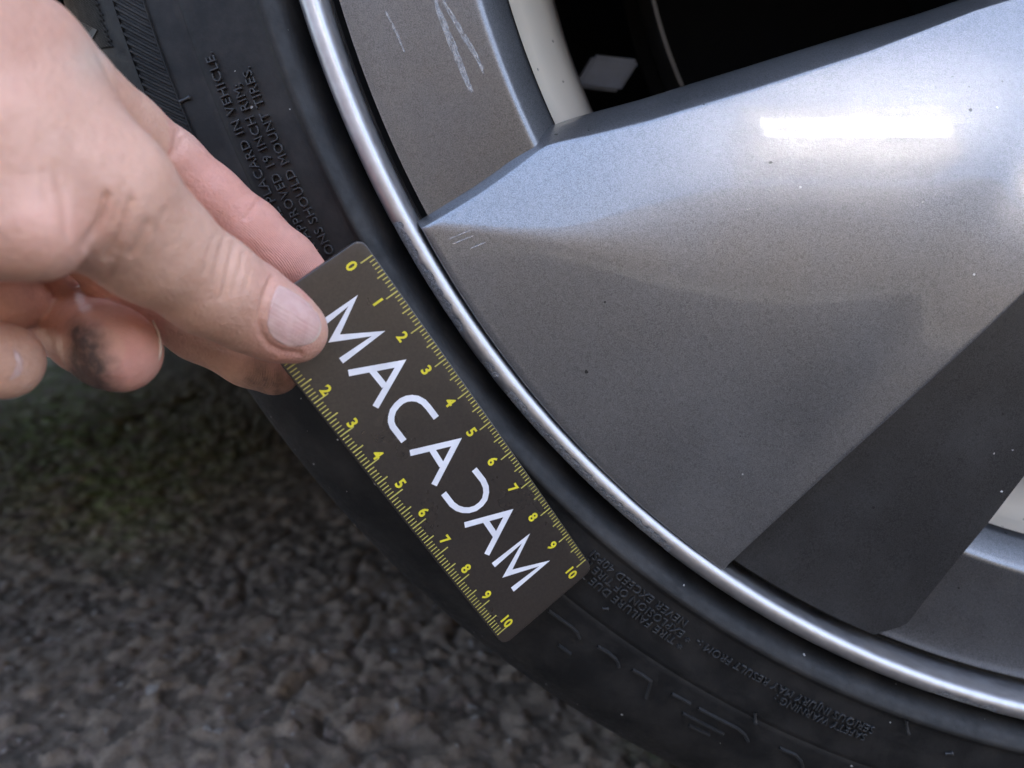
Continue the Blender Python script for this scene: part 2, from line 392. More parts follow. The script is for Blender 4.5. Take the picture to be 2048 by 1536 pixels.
def scuff_mark(name, pts, width, wfun, mat, seed, n=60):
    P = resample(np.array([at(x, y, w_)[:2] for x, y, w_ in pts]), n); d = np.gradient(P, axis=0); d /= np.linalg.norm(d, axis=1)[:, None]; nr = np.stack([-d[:, 1], d[:, 0]], 1)
    V = []; F = []; rg = np.random.default_rng(seed); k = 0
    for _ in range(int(420*width/.16)):
        i = rg.integers(0, n-4); off = (rg.random()-.5)*width*(.45+.55*math.sin(math.pi*i/n)); L = rg.integers(2, 5); hw = .003+.012*rg.random()**2
        for j in (i, min(i+L, n-1)):
            for sg in (-1, 1):
                q = P[j]+nr[j]*(off+sg*hw); V.append((q[0], q[1], wfun(q)+.006+.004*rg.random()))
        F.append((k, k+1, k+3, k+2)); k += 4
    return mk(name, np.array(V), F, mat, wheel, False)
ring_w = lambda q: float(np.interp(-math.hypot(q[0], q[1]), -np.array(rp)[:, 0], np.array(rp)[:, 1]))
scuff_mark('scuff_mark', [(862, -30, -1), (880, 30, -1), (905, 90, -1), (925, 140, -1), (945, 190, -1)], .16, ring_w, CHALK, 1)
scuff_mark('scuff_mark', [(885, 0, -1), (920, 60, -1), (950, 110, -1), (970, 150, -1)], .12, ring_w, CHALK, 2)
scuff_mark('scuff_mark', [(770, 20, -1), (795, 70, -1), (808, 105, -1)], .06, ring_w, CHALK, 3)
spw = lambda q: float(spoke_h(np.array([q]))[0])
for i, (a_, b_) in enumerate((((898, 478), (946, 458)), ((903, 489), (947, 471)), ((940, 497), (972, 484)))):
    scuff_mark('scratch', [(*a_, -.15), (*b_, -.15)], .012, spw, FAINT, 5+i, 20)
# the other four spokes, shared meshes turned about the axle
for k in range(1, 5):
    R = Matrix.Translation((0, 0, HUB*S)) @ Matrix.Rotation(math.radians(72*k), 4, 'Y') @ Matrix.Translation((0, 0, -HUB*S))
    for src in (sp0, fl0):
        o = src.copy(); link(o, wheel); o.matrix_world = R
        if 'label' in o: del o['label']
lathe('hub_face', [(0.01, -3.4), (6.0, -3.5), (7.4, -3.9), (7.6, -6.0)], PAINT, wheel)
lathe('centre_cap', smoothprof([(0.01, -3.0), (2.4, -3.05), (2.9, -3.2), (3.0, -3.6)], 5), PAINT, wheel)
# --- tyre
tp = smoothprof([(25.2, -1.6), (25.75, -1.45), (26.05, -1.15), (26.22, -.8), (26.42, -.42), (26.66, -.1), (26.88, .09)], 5).tolist() + \
     [(26.97, .135), (27.02, .12), (27.06, .07), (27.12, .05)] + \
     smoothprof([(27.25, .045), (27.8, .03), (28.4, 0), (28.77, -.025)], 3).tolist() + [(28.79, -.045), (28.82, -.045), (28.84, -.032)] + \
     smoothprof([(29.0, -.05), (29.55, -.12), (30.4, -.30), (31.1, -.62), (31.7, -1.1), (32.2, -1.75), (32.55, -2.5), (32.76, -3.3)], 4).tolist()
tread = []
for w0 in np.arange(-3.4, -19.2, -3.0):
    tread += [(32.85, w0), (32.95, w0-2.35), (32.3, w0-2.42), (32.3, w0-2.9)]
tp = np.array(tp+tread+[(32.7, -19.6), (31.8, -21.2), (30, -22.2), (27.5, -22), (25.4, -20.3)])
def tyre_fn(V, angs, prof):
    V = V.copy(); V[..., 1] = np.maximum(V[..., 1], -HUB+.05); return V
tyre = lathe('tyre', tp, RUBBER, wheel, ANG, 55, fn=tyre_fn)
def sidewall_w(r): return np.interp(r, tp[:70, 0], tp[:70, 1])
def text_mesh(txt, size, extrude, offset=0.0, font_space=1.0, bevel=0.0):
    c = bpy.data.curves.new('t', 'FONT'); c.body = txt; c.size = size; c.extrude = extrude; c.offset = offset; c.space_character = font_space; c.bevel_depth = bevel; c.bevel_resolution = 1
    c.resolution_u = 3; c.align_x = 'LEFT'
    o = bpy.data.objects.new('t', c); COL.objects.link(o)
    me = bpy.data.meshes.new_from_object(o.evaluated_get(bpy.context.evaluated_depsgraph_get()))
    V = np.array([v.co[:] for v in me.vertices]); F = [tuple(p.vertices) for p in me.polygons]
    bpy.data.objects.remove(o); bpy.data.curves.remove(c); bpy.data.meshes.remove(me)
    return V, F
def tyre_text(txt, r, a_start, a_end, h=.215, raise_=.085):
    V, F = text_mesh(txt, 1.0, .1, -.02, 1.08, .035); x0, x1 = V[:, 0].min(), V[:, 0].max()
    x = (V[:, 0]-x0)/(x1-x0); a = np.radians(a_start+(a_end-a_start)*x); rad = r-h/2+V[:, 1]/.70*h
    z = V[:, 2]; zt = z.max()
    rad2 = rad; w = sidewall_w(rad2)+np.where(z > 0, raise_-(zt-z)*.7, -.05)
    o = mk('raised_lettering', np.stack([rad2*np.cos(a), rad2*np.sin(a), w], 1), F, GLOSSRUB, tyre, False)
    return o
tyre_text('FOLLOW OWNERS MANUAL AND TIRE PLACARD IN VEHICLE.', 28.5, 216.6, 196.45)
tyre_text('MOUNT ON APPROVED 19 INCH RIM;', 28.14, 209.9, 198.15)
tyre_text('TRAINED PERSONS SHOULD MOUNT TIRES.', 27.79, 211.8, 197.6)
tyre_text('SAFETY WARNING :', 27.95, 247.4, 241.6, .22)
tyre_text('SERIOUS INJURY MAY RESULT FROM :-', 27.66, 247.6, 235.9, .22)
tyre_text('* TIRE FAILURE DUE TO', 28.0, 235.5, 227.8, .22)
tyre_text('* EXPLOSION OF TIRE RIM', 27.71, 235.6, 227.4, .22)
tyre_text('NEVER EXCEED 40PSI', 27.41, 234.8, 228.0, .22)
# outlines of the big moulded letters, serrated bands
def ridge(name, pts, width, height, mat, parent, w_off=0.0):
    P = resample(np.asarray(pts, float), max(12, len(pts)*8)); d = np.gradient(P, axis=0); d /= np.linalg.norm(d, axis=1)[:, None]
    nrm = np.stack([-d[:, 1], d[:, 0]], 1); rows = []
    for off, hh in ((-1, -.02), (-.5, 1), (.5, 1), (1, -.02)):
        q = P+nrm*off*width/2; w = sidewall_w(np.hypot(q[:, 0], q[:, 1]))+w_off+(height if hh == 1 else -.02)
        rows.append(np.concatenate([q, w[:, None]], 1))
    G = np.stack(rows, 0); return G
def join_grids(name, grids, mat, parent, smooth=True, sharp=40):
    V = []; F = []; o = 0
    for G in grids:
        n, m = G.shape[:2]; V.append(G.reshape(-1, 3)); F.append(gridfaces(n, m)+o); o += n*m
    return mk(name, np.concatenate(V), np.concatenate(F), mat, parent, smooth, sharp)
def pl(pts): return [at(x, y, -.1)[:2] for x, y in pts]
for pts in ([(1097, 1221), (1120, 1237), (1142, 1252), (1154, 1264), (1160, 1277)], [(1117, 1294), (1142, 1312)], [(1195, 1292), (1215, 1303), (1230, 1316), (1236, 1326), (1238, 1334)],
            [(1264, 1338), (1283, 1348), (1302, 1361), (1298, 1380), (1293, 1400)], [(1343, 1386), (1362, 1396), (1380, 1406)],
            [(1396, 1415), (1440, 1438), (1474, 1455), (1489, 1468), (1496, 1482)], [(1365, 1427), (1406, 1448), (1447, 1469)], [(1379, 1454), (1420, 1473)],
            [(1558, 1494), (1590, 1508), (1602, 1522), (1606, 1536)]):
    join_grids('moulded_letter_edge', [ridge('', pl(pts), .10, .09, GLOSSRUB, tyre)], GLOSSRUB, tyre)
bars = []
for a in np.arange(186, 215, .36):
    q = []
    for f in np.linspace(0, 1, 5):
        r = 29.62+.72*f; th = math.radians(a-1.25*f); q.append((r*math.cos(th), r*math.sin(th)))
    bars.append(ridge('', q, .105, .05, RUBBER, tyre))
join_grids('serrated_band', bars, RUBBER, tyre)
eg = []
for r in (29.60, 30.36):
    q = [(r*math.cos(math.radians(a)), r*math.sin(math.radians(a))) for a in np.arange(186, 216, 1.0)]
    eg.append(ridge('', q, .05, .055, RUBBER, tyre))
join_grids('band_edge', eg, RUBBER, tyre)
# moulded emblem above the band: serrations with a smooth wedge
bars = []
for k in range(34):
    x0 = 60+k*7.2; q = pl([(x0-40, -40+.0*k), (x0+18, 18), (x0+70, 70)])
    c = [p for p in (np.array(pl([(x0+f*1.1-60, f*.78-30)])[0]) for f in np.linspace(0, 150, 12))]
    c = [p for p in c if 30.75 < np.hypot(*p) < 31.9]
    if len(c) > 2: bars.append(ridge('', c, .06, .045, RUBBER, tyre))
if bars: join_grids('moulded_emblem_hatch', bars, RUBBER, tyre)
wedge = [(120, 25), (175, 52), (152, 70), (112, 46), (95, 20)]
wp = np.array(pl(wedge)); wv = sidewall_w(np.hypot(*wp.T))
V = np.concatenate([np.c_[wp, wv+.08], np.c_[wp*1.0, wv-.1]]); nW = len(wp)
mk('moulded_emblem', V, [tuple(range(nW))]+[(i, (i+1) % nW, nW+(i+1) % nW, nW+i) for i in range(nW)], GLOSSRUB, tyre, False)
# small rubber vent nibs left by the mould
def nib(px, py, l, ang):
    p = at(px, py, 0.0)[:2]; r = np.hypot(*p); w0 = sidewall_w(r); d = np.array([math.cos(ang), math.sin(ang)])
    rings = []
    for f, rad in ((0, .05), (.4, .035), (.75, .04), (.95, .06), (1.0, .04)):
        c = np.array([*(p+d*l*f), w0+.02+.05*f]); n2 = np.array([-d[1], d[0]])
        rings.append([c+rad*(math.cos(b)*np.array([*n2, 0])+math.sin(b)*np.array([0, 0, 1])) for b in np.linspace(0, 2*math.pi, 8)[:-1]])
    G = np.array(rings); mk('vent_nib', G.reshape(-1, 3), gridfaces(5, 7, True).tolist()+[tuple(range(28, 35))], GLOSSRUB, tyre)
for a in ((355, 203, .3, .35), (1510, 1424, .35, -1.5), (1205, 1217, .16, .2), (1808, 1435, .4, -1.4), (1888, 1505, .2, .3)): nib(*a)
# balance weight on the barrel, deep inside
bw = []
for i in range(2):
    for j in range(9):
        th = math.radians(206.5+j*.75); r = 19.6 if i == 0 else 19.6
        bw.append((r*math.cos(th), r*math.sin(th), -9.0-3.0*i))
WEIGHT = plain('zinc_weight', (.16, .18, .22), .5, .2)
def box(name, c, ex, ey, ez, mat, parent, bev=.04):
    bm = bmesh.new(); bmesh.ops.create_cube(bm, size=1.0)
    bmesh.ops.scale(bm, vec=(2*np.linalg.norm(ex), 2*np.linalg.norm(ey), 2*np.linalg.norm(ez)), verts=bm.verts)
    bmesh.ops.bevel(bm, geom=list(bm.edges), offset=bev, segments=2, affect='EDGES')
    u = [np.asarray(q, float)/np.linalg.norm(q) for q in (ex, ey, ez)]
    V = np.array([np.asarray(c)+v.co.x*u[0]+v.co.y*u[1]+v.co.z*u[2] for v in bm.verts]); bm.verts.index_update()
    F = [tuple(v.index for v in f.verts) for f in bm.faces]; bm.free()
    return mk(name, V, F, mat, parent, True, 30)

def bx(name, c, e, mat, parent, bev=1.0): return box(name, c, (e[0], 0, 0), (0, e[1], 0), (0, 0, e[2]), mat, parent, bev)
# ================================================================ CAR (wing, arch, brake behind the spokes)
car = thing('parked_car', 'dark wheel arch and brake of the parked car seen through the spoke gap', 'car', None)
CARP = plain('car_paint', (.030, .032, .036), .28, .3)
na = 64; th = np.linspace(math.radians(-38), math.radians(188), na)
inner = np.stack([37*np.cos(th), 37*np.sin(th)], 1)
outer = []
for c, s_ in zip(np.cos(th), np.sin(th)):
    k = min((115 if c > 0 else 108)/max(abs(c), 1e-6), (48 if s_ > 0 else 22.8)/max(abs(s_), 1e-6)); outer.append((k*c, k*s_))
outer = np.array(outer); rows = []
for f, w in ((0, -6.0), (0, 1.2), (.0, 1.6), (.03, 1.9), (.2, 2.2), (.6, 3.0), (1.0, 1.5)):
    q = inner*(1-f)+outer*f; rows.append(np.c_[q, np.full(na, w)])
rows.append(np.c_[outer, np.full(na, -10.)])
G = np.array(rows); mk('wing', G.reshape(-1, 3), gridfaces(*G.shape[:2]), CARP, car, True, 40)
mk('shoulder_panel', [(-108, 48, -9), (115, 48, -9), (115, 62, -185), (-108, 55, -185)], [(0, 1, 2, 3)], CARP, car, False)
mk('far_side', [(-108, 55, -185), (115, 62, -185), (115, -25, -185), (-108, -25, -185)], [(0, 1, 2, 3)], CARP, car, False)
bx('cabin', (125, 84, -94), (208, 38, 72), CARP, car, 16)
thl = np.linspace(math.radians(-40), math.radians(190), 40)
G = np.array([[(37*math.cos(a), 37*math.sin(a), w) for a in thl] for w in (-2, -10, -28)]+[[(1*math.cos(a), 1*math.sin(a), -28) for a in thl]])
mk('wheel_arch_liner', G.reshape(-1, 3), gridfaces(4, 40), DARK, car)
mk('inner_wing', [(-36, -8, -23), (60, -24, -23), (60, 40, -23), (-36, 40, -23)], [(0, 1, 2, 3)], DARK, car, False)
mk('underbody', [(-108, -15, -25), (115, -15, -25), (115, -15, -184), (-108, -15, -184)], [(0, 1, 2, 3)], DARK, car, False)
DISC = plain('brake_disc_iron', (.003, .003, .003), .9, 0, .05); EDGE = plain('brake_disc_edge', (.10, .098, .095), .45, .6)
lathe('brake_disc', [(8.5, -10.0), (16.3, -10.0)], DISC, car)
lathe('brake_disc_rim', [(16.3, -9.98), (16.42, -10.02), (16.42, -12.4), (16.0, -12.5)], EDGE, car)
lathe('brake_shield', [(8, -12.8), (16.9, -12.8), (17.0, -12.2)], DARK, car)
bwc = dp(1212, 146, 29.3)
box('brake_bracket', bwc, np.array([.85, -.12, .1]), np.array([.35, .55, .1]), np.array([0, -.1, .4]), WEIGHT, car, .13)

house = thing('added_brick_house', 'unseen brick bungalow added for reflections, its dormer window throwing a glint on the spoke', 'house', None)
HD = 560.0                                  # distance of its front from the wheel
bx('wall', (60, 112-HUB, HD+15), (620, 112, 15), BRICK, house)
ROOF = plain('roof_tiles', (.10, .075, .065), .8); FRAME = plain('white_window_frame', (.75, .75, .74), .4)
mk('roof', [(-600, 222-HUB, HD-30), (720, 222-HUB, HD-30), (720, 420-HUB, HD+400), (-600, 420-HUB, HD+400)], [(0, 1, 2, 3)], ROOF, house, False)
wdir_ = np.array([math.sin(math.radians(23.5))/math.cos(math.radians(23.5)), math.tan(math.radians(37))/math.cos(math.radians(23.5))])
wc = np.array([-12.3+wdir_[0]*(HD-12), -9.7+wdir_[1]*(HD-12)])
bx('dormer', (wc[0], wc[1]-10, HD+60), (112, 90, 60), BRICK, house)
win = bx('window', (wc[0], wc[1], HD-3), (95, 30, 3.5), FRAME, house, .5)  # unseen window added, placed so its panes throw the sun onto the spoke
PANE = NT('window_glass'); PANE.set(Base_Color=(.02, .02, .022), Roughness=.06, Specular_IOR_Level=.5, IOR=1.5); PANE.l(PANE.noise(3, 1), PANE.n('ShaderNodeMath').inputs[0])
PANE2 = NT('old_window_glass'); PANE2.set(Base_Color=PANE2.mix(PANE2.noise(3, 1), (.02, .02, .022), (.03, .03, .032)), Roughness=.085, Specular_IOR_Level=.5, IOR=1.5)
for y, h, hw_, pm in ((-8, 11, 84, PANE.m), (15.5, 2.2, 70, PANE2.m), (25.5, 2.6, 84, PANE2.m)): bx('pane', (wc[0], wc[1]+y, HD-7), (hw_, h, .6), pm, win, .1)
hn, hm = 150, 60
hx = np.linspace(-430, 430, hn); prof_h = resample(np.array([[0, 255.], [30, 248], [120, 252], [150, 262], [158, 290], [150, 330], [0, 340]]), hm)
HXg, HI = np.meshgrid(hx, np.arange(hm), indexing='xy'); hp_ = np.stack([HXg, prof_h[HI, 0], prof_h[HI, 1]], -1).reshape(-1, 3)
hp_ = hp_+np.array([0, .6, -1.0])*(14*(vnoise(hp_, .05, 41, 3)-.5)+10*(vnoise(hp_, .3, 42, 2)-.5))[:, None]; hp_[:, 1] -= HUB
LEAF = NT('dark_hedge_leaves'); LEAF.set(Base_Color=LEAF.mix(LEAF.ramp(LEAF.noise(45, 4), .3, .7), (.016, .012, .009), (.034, .025, .018)), Roughness=.7); LEAF.bump(LEAF.noise(60, 5, .7), 1.0, .03)
added_hedge = thing('added_hedge', 'unseen dark brown hedge along the drive opposite the car', 'added_hedge', None)
mk('foliage', hp_, gridfaces(hm, hn), LEAF.m, added_hedge)  # foliage mass added behind the viewer to darken the wheel's reflections
# ================================================================ RULER
RX = np.array([.007, -.397, .936, -3.182, -2.955, 17.684, 3.072, .173, -.081]); RSC = .94
def rotv(r):
    t = np.linalg.norm(r); k = r/t; K = np.array([[0, -k[2], k[1]], [k[2], 0, -k[0]], [-k[1], k[0], 0]])
    return np.eye(3)+np.sin(t)*K+(1-np.cos(t))*K @ K
RR = rotv(RX[:3])
def rul(X, Y, h=0.0):                      # ruler coordinates (cm marks, across) -> wheel frame; h towards the viewer
    X = np.asarray(X, float); Y = np.asarray(Y, float)
    Z = RX[7]*(X-5)**2/25+RX[8]*(Y/3)*(X-5)/5-np.asarray(h)
    P = np.stack([X, Y, Z+0*X], -1) @ RR.T+RX[3:6]
    return (P*RSC) @ CB.T+CAM
def rinv(px, py):
    x = np.array([5., 1.5]); tgt = np.array([px, py], float)
    for _ in range(25):
        f0 = proj(rul(*x))[0]-tgt; J = np.stack([(proj(rul(x[0]+1e-4, x[1]))[0]-tgt-f0)/1e-4, (proj(rul(x[0], x[1]+1e-4))[0]-tgt-f0)/1e-4], 1)
        x = x-np.linalg.solve(J, f0)
    return x
ruler = thing('ruler', 'dark pocket ruler with white lettering and yellow centimetre marks held against the tyre', 'ruler', None)
X0, X1, Y0, Y1, RAD = -.47, 10.42, -.03, 3.17, .22
out = []
for cx, cy, b0 in ((X1-RAD, Y1-RAD, 0), (X0+RAD, Y1-RAD, 90), (X0+RAD, Y0+RAD, 180), (X1-RAD, Y0+RAD, 270)):
    for b in np.linspace(b0, b0+90, 9): out.append((cx+RAD*math.cos(math.radians(b)), cy+RAD*math.sin(math.radians(b))))
out = resample(np.array(out+[out[0]]), 241)[:-1]
ctr = np.array([(X0+X1)/2, (Y0+Y1)/2]); rows = []
axis = np.stack([np.clip(out[:, 0], X0+1.6, X1-1.6), np.full(len(out), ctr[1])], 1)
for f, h in ((0, -.26), (1.0, -.26), (1.0, -.05), (.9965, -.014), (.99, -.003), (.98, .0), (.8, 0), (.5, 0), (.2, 0), (0, 0)):
    q = axis*(1-f)+out*f; rows.append(rul(q[:, 0], q[:, 1], h))
def ruler_material():
    m = NT('laminated_ruler'); n1 = m.noise(1500, 4, .7); n2 = m.noise(60, 4)
    c = m.mix(m.ramp(n1, .3, .7), (.024, .018, .0135), (.040, .031, .024))
    m.set(Base_Color=c, Roughness=m.ramp(n2, .3, .7, .26, .36), Specular_IOR_Level=.55, Coat_Weight=.4, Coat_Roughness=.22)
    w = m.noise(45, 4, .55); m.bump(m.math('ADD', m.math('MULTIPLY', n1, .04), w), .12, .003)
    return m.m
G = np.array(rows); mk('ruler_card', G.reshape(-1, 3), gridfaces(len(rows), len(out), True, True), ruler_material(), ruler, True, 40)
WHITE = plain('white_print', (.78, .78, .80), .35); YELLOW = plain('yellow_print', (.72, .62, .035), .4); TICK = plain('pale_yellow_print', (.50, .44, .10), .4)
def bands(name, polys, width, mat, parent, h=.006, label=None):      # polylines in ruler coordinates with mitred joints
    V = []; F = []
    for pts in polys:
        P = np.asarray(pts, float); n = len(P); d = np.diff(P, axis=0); d /= np.linalg.norm(d, axis=1)[:, None]
        b = len(V)
        for i in range(n):
            a_ = d[max(i-1, 0)]; c_ = d[min(i, n-2)]; n1 = np.array([-a_[1], a_[0]]); n2 = np.array([-c_[1], c_[0]])
            mt = n1+n2; mt /= np.linalg.norm(mt); k = min(width/2/max(mt @ n1, .35), width*1.1)
            for sg in (1, -1):
                q = P[i]+sg*mt*k; V.append(rul(q[0], q[1], h))
            if i: F.append((b+2*i-2, b+2*i-1, b+2*i+1, b+2*i))
        h += .0006
    o = mk(name, np.array(V), F, mat, parent, False)
    if label: o['label'] = label
    return o
def R_(pts): return [rinv(*p) for p in pts]
LW = .155
peak = np.array
bands('printed_letter', [R_([(634, 655), (706.3, 601), (668, 677), (757, 667), (682, 721.5)])], LW, WHITE, ruler)
bands('printed_letter', [R_([(697, 746), (801, 727), (750.8, 814)]), R_([(744, 741), (769, 772)])], LW, WHITE, ruler)
bands('printed_letter', [R_([(872.5, 835.5), (857, 815), (847, 804), (834.8, 797.5), (824, 796), (813.3, 797.4), (803, 802), (793.8, 810.3), (786, 821), (782.5, 832.8), (782, 843), (785.5, 853.3), (807.8, 882.3)])], LW, WHITE, ruler)
bands('printed_letter', [R_([(820, 906), (913, 884), (868, 970)]), R_([(862, 896), (884, 931)])], LW, WHITE, ruler)
bands('printed_letter', [R_([(948.3, 938.5), (966, 961), (971.5, 974), (972.3, 985), (969.5, 998), (962, 1008), (951, 1016.5), (938.3, 1020.3), (926, 1020), (914.8, 1016.4), (904, 1008.6), (887, 986.5)])], LW, WHITE, ruler)
bands('printed_letter', [R_([(929, 1050), (1016.5, 1026), (973.4, 1109)]), R_([(969, 1038.5), (991.5, 1072)])], LW, WHITE, ruler)
bands('printed_letter', [R_([(986.5, 1130.2), (1051.8, 1076.5), (1014.5, 1147), (1089, 1126.5), (1024.5, 1179)])], LW, WHITE, ruler)
for side in (0, 1):
    V = []; F = []
    for k in range(101):
        L = (.33 if side == 0 else .40) if k % 10 == 0 else ((.22 if side == 0 else .30) if k % 5 == 0 else (.14 if side == 0 else .19))
        x = k/10; wd_ = .0125 if k % 5 else .016
        y0, y1 = (.0, L) if side == 0 else (3.12, 3.12-L)
        b = len(V)
        for xx, yy in ((x-wd_, y0), (x+wd_, y0), (x+wd_, y1), (x-wd_, y1)): V.append(rul(xx, yy, .005))
        F.append((b, b+1, b+2, b+3))
    mk('scale_marks', np.array(V), F, TICK, ruler, False)
def digit(txt, px, py, h=.255):
    V, F = text_mesh(txt, 1.0, 0, .030); c = (V.min(0)+V.max(0))/2; x, y = rinv(px, py)
    k = h/.70; X = x+(V[:, 0]-c[0])*k; Y = y-(V[:, 1]-c[1])*k
    mk('printed_numeral', rul(X, Y, .0065), F, YELLOW, ruler, False)
for k, p in enumerate(((703, 532), (756, 604), (805, 673), (853, 740), (900, 804), (943, 864), (985, 922), (1026, 977), (1066, 1034), (1104, 1091), (1143, 1146))): digit(str(k), *p)
for k, p in enumerate(((652, 780), (705, 846), (755, 909), (801, 967), (847, 1024), (890, 1080), (932, 1137), (973, 1190), (1014, 1243))): digit(str(k+2), *p)

# ================================================================ HAND
HX = .055
class Vol:
    def __init__(s, lo, hi):
        s.lo = np.array(lo, float); s.n = np.ceil((np.array(hi)-s.lo)/HX).astype(int)+1; s.v = np.full(s.n, 4.0, np.float32)
    def box(s, lo, hi):
        a = np.clip(np.floor((lo-s.lo)/HX).astype(int), 0, s.n); b = np.clip(np.ceil((hi-s.lo)/HX).astype(int)+1, 0, s.n)
        return tuple(slice(x, y) for x, y in zip(a, b))
    def grid(s, sl):
        return np.meshgrid(*[s.lo[i]+HX*np.arange(sl[i].start, sl[i].stop, dtype=np.float32) for i in range(3)], indexing='ij', sparse=True)
def smin(a, b, k):
    h = np.clip(.5+.5*(b-a)/k, 0, 1); return b+(a-b)*h-k*h*(1-h)
def cone_d(g, a, ra, b, rb):
    ba = b-a; L2 = float(ba @ ba)+1e-9
    px, py, pz = g[0]-a[0], g[1]-a[1], g[2]-a[2]
    t = np.clip((px*ba[0]+py*ba[1]+pz*ba[2])/L2, 0, 1).astype(np.float32)
    return np.sqrt((px-t*ba[0])**2+(py-t*ba[1])**2+(pz-t*ba[2])**2)-(ra+(rb-ra)*t)
def finger(vol, pts, k, kin=.25):
    """pts: (px, py, depth, radius cm)"""
    P = [(dp(x, y, z), r) for x, y, z, r in pts]; A = np.array([p for p, _ in P]); mx = max(r for _, r in P)+.7
    sl = vol.box(A.min(0)-mx, A.max(0)+mx); g = vol.grid(sl); acc = None
    for (a, ra), (b, rb) in zip(P[:-1], P[1:]):
        d = cone_d(g, a, ra, b, rb); acc = d if acc is None else smin(acc, d, kin)
    vol.v[sl] = smin(vol.v[sl], acc, k)
hv = Vol((-41, -19.5, -.1), (-21.8, -5.0, 12.5))
# back of the hand, web and thumb
finger(hv, [(-420, 60, 11.5, 2.1), (-160, 120, 11.6, 1.9), (30, 170, 12.4, 1.35)], .4, .6)
finger(hv, [(-160, 40, 12.6, 1.5), (60, 110, 13.6, .95), (150, 168, 14.2, .72)], .5, .4)
finger(hv, [(-40, 300, 12.2, 1.35), (120, 320, 12.6, 1.25), (196, 392, 12.6, 1.22), (300, 484, 13.55, 1.03), (424, 572, 14.7, .93), (500, 615, 15.45, .86), (560, 648, 15.95, .77), (594, 664, 16.25, .64)], .5, .3)
# fold of the thumb root lying over the first phalanx
finger(hv, [(-160, 200, 11.3, 1.3), (0, 300, 11.5, 1.15)], .9, .3)
finger(hv, [(10, 300, 11.35, 1.05), (66, 462, 11.25, .68)], .22, .3)
finger(hv, [(66, 462, 11.25, .68), (-120, 452, 11.15, .86)], .25, .3)
# index finger, lying behind the card
finger(hv, [(148, 166, 14.2, .74), (250, 258, 15.5, .74), (338, 326, 16.5, .74), (420, 396, 17.1, .72), (500, 463, 17.6, .73), (575, 522, 17.9, .66), (606, 548, 18.0, .58)], .10, .2)
# middle finger
finger(hv, [(60, 350, 14.4, .9), (250, 545, 16.4, .8), (400, 655, 17.3, .74), (500, 712, 17.8, .70), (548, 738, 17.9, .62)], .06, .2)
# ring finger, curled with its pad turned to the viewer
finger(hv, [(-60, 470, 14.6, .85), (60, 590, 16.2, .82), (130, 640, 16.4, .80), (180, 672, 15.9, .78), (222, 694, 15.15, .80), (240, 704, 14.85, .78)], .05, .2)
finger(hv, [(-140, 590, 14.8, .6), (0, 612, 15.0, .56), (52, 600, 15.4, .50)], .05, .2)
# little finger at the picture's edge
finger(hv, [(-220, 560, 13.6, .7), (-130, 660, 14.4, .68), (-50, 712, 14.3, .70), (4, 722, 14.0, .70)], .05, .2)
def surface_nets(vol):
    v = vol.v; ins = v < 0; n = np.array(v.shape); N = n-1
    cnt = np.zeros(N, np.int8); acc = [np.zeros(N, np.float32) for _ in range(3)]
    corner = lambda i, j, k: tuple(slice(a, a+m) for a, m in zip((i, j, k), N))
    any_in = np.zeros(N, bool); all_in = np.ones(N, bool)
    for c in np.ndindex(2, 2, 2):
        x = ins[corner(*c)]; any_in |= x; all_in &= x
    act = any_in & ~all_in; ids = np.argwhere(act); idx = -np.ones(N, np.int64); idx[act] = np.arange(len(ids))
    P = np.zeros((len(ids), 3)); C = np.zeros(len(ids))
    val = {c: v[ids[:, 0]+c[0], ids[:, 1]+c[1], ids[:, 2]+c[2]].astype(float) for c in np.ndindex(2, 2, 2)}
    for axis in range(3):
        for c in np.ndindex(2, 2, 2):
            if c[axis]: continue
            e_ = list(c); e_[axis] = 1; a, b = val[c], val[tuple(e_)]; m = (a < 0) != (b < 0)
            t_ = np.where(m, a/np.where(m, a-b, 1), 0); q = np.tile(np.array(c, float), (len(ids), 1)); q[:, axis] = t_
            P[m] += q[m]; C[m] += 1
    P = P/C[:, None]+ids
    F = []
    for axis in range(3):
        o1, o2 = (axis+1) % 3, (axis+2) % 3
        a = np.moveaxis(ins, axis, 0); df = np.moveaxis(a[:-1] != a[1:], 0, axis)
        e_ = np.argwhere(df); e_ = e_[(e_[:, o1] > 0) & (e_[:, o2] > 0) & (e_[:, o1] < N[o1]) & (e_[:, o2] < N[o2])]
        inn = ins[e_[:, 0], e_[:, 1], e_[:, 2]]
        def cell(d1, d2):
            q = e_.copy(); q[:, o1] -= d1; q[:, o2] -= d2; return idx[q[:, 0], q[:, 1], q[:, 2]]
        f = np.stack([cell(1, 1), cell(0, 1), cell(0, 0), cell(1, 0)], 1); f[~inn] = f[~inn][:, ::-1]; F.append(f)
    return vol.lo+P*HX, np.concatenate(F)
HV, HF = surface_nets(hv)
HF = HF[(HF >= 0).all(1)]
def relax(V, F, it, lam=.5):
    E = np.concatenate([F[:, [0, 1]], F[:, [1, 2]], F[:, [2, 3]], F[:, [3, 0]]]); n = len(V)
    deg = np.bincount(E[:, 0], minlength=n)+np.bincount(E[:, 1], minlength=n)
    for k in range(it):
        A_ = np.stack([np.bincount(E[:, 0], V[E[:, 1], d], n)+np.bincount(E[:, 1], V[E[:, 0], d], n) for d in range(3)], 1)/np.maximum(deg, 1)[:, None]
        V = V+(A_-V)*lam
    return V
HV = relax(HV, HF, 4)
def vnormals(V, F):
    n = np.cross(V[F[:, 2]]-V[F[:, 0]], V[F[:, 3]]-V[F[:, 1]]); N_ = np.zeros_like(V)
    for k in range(4):
        for d in range(3): N_[:, d] += np.bincount(F[:, k], n[:, d], len(V))
    return N_/np.maximum(np.linalg.norm(N_, axis=1), 1e-9)[:, None]
HN = vnormals(HV, HF)
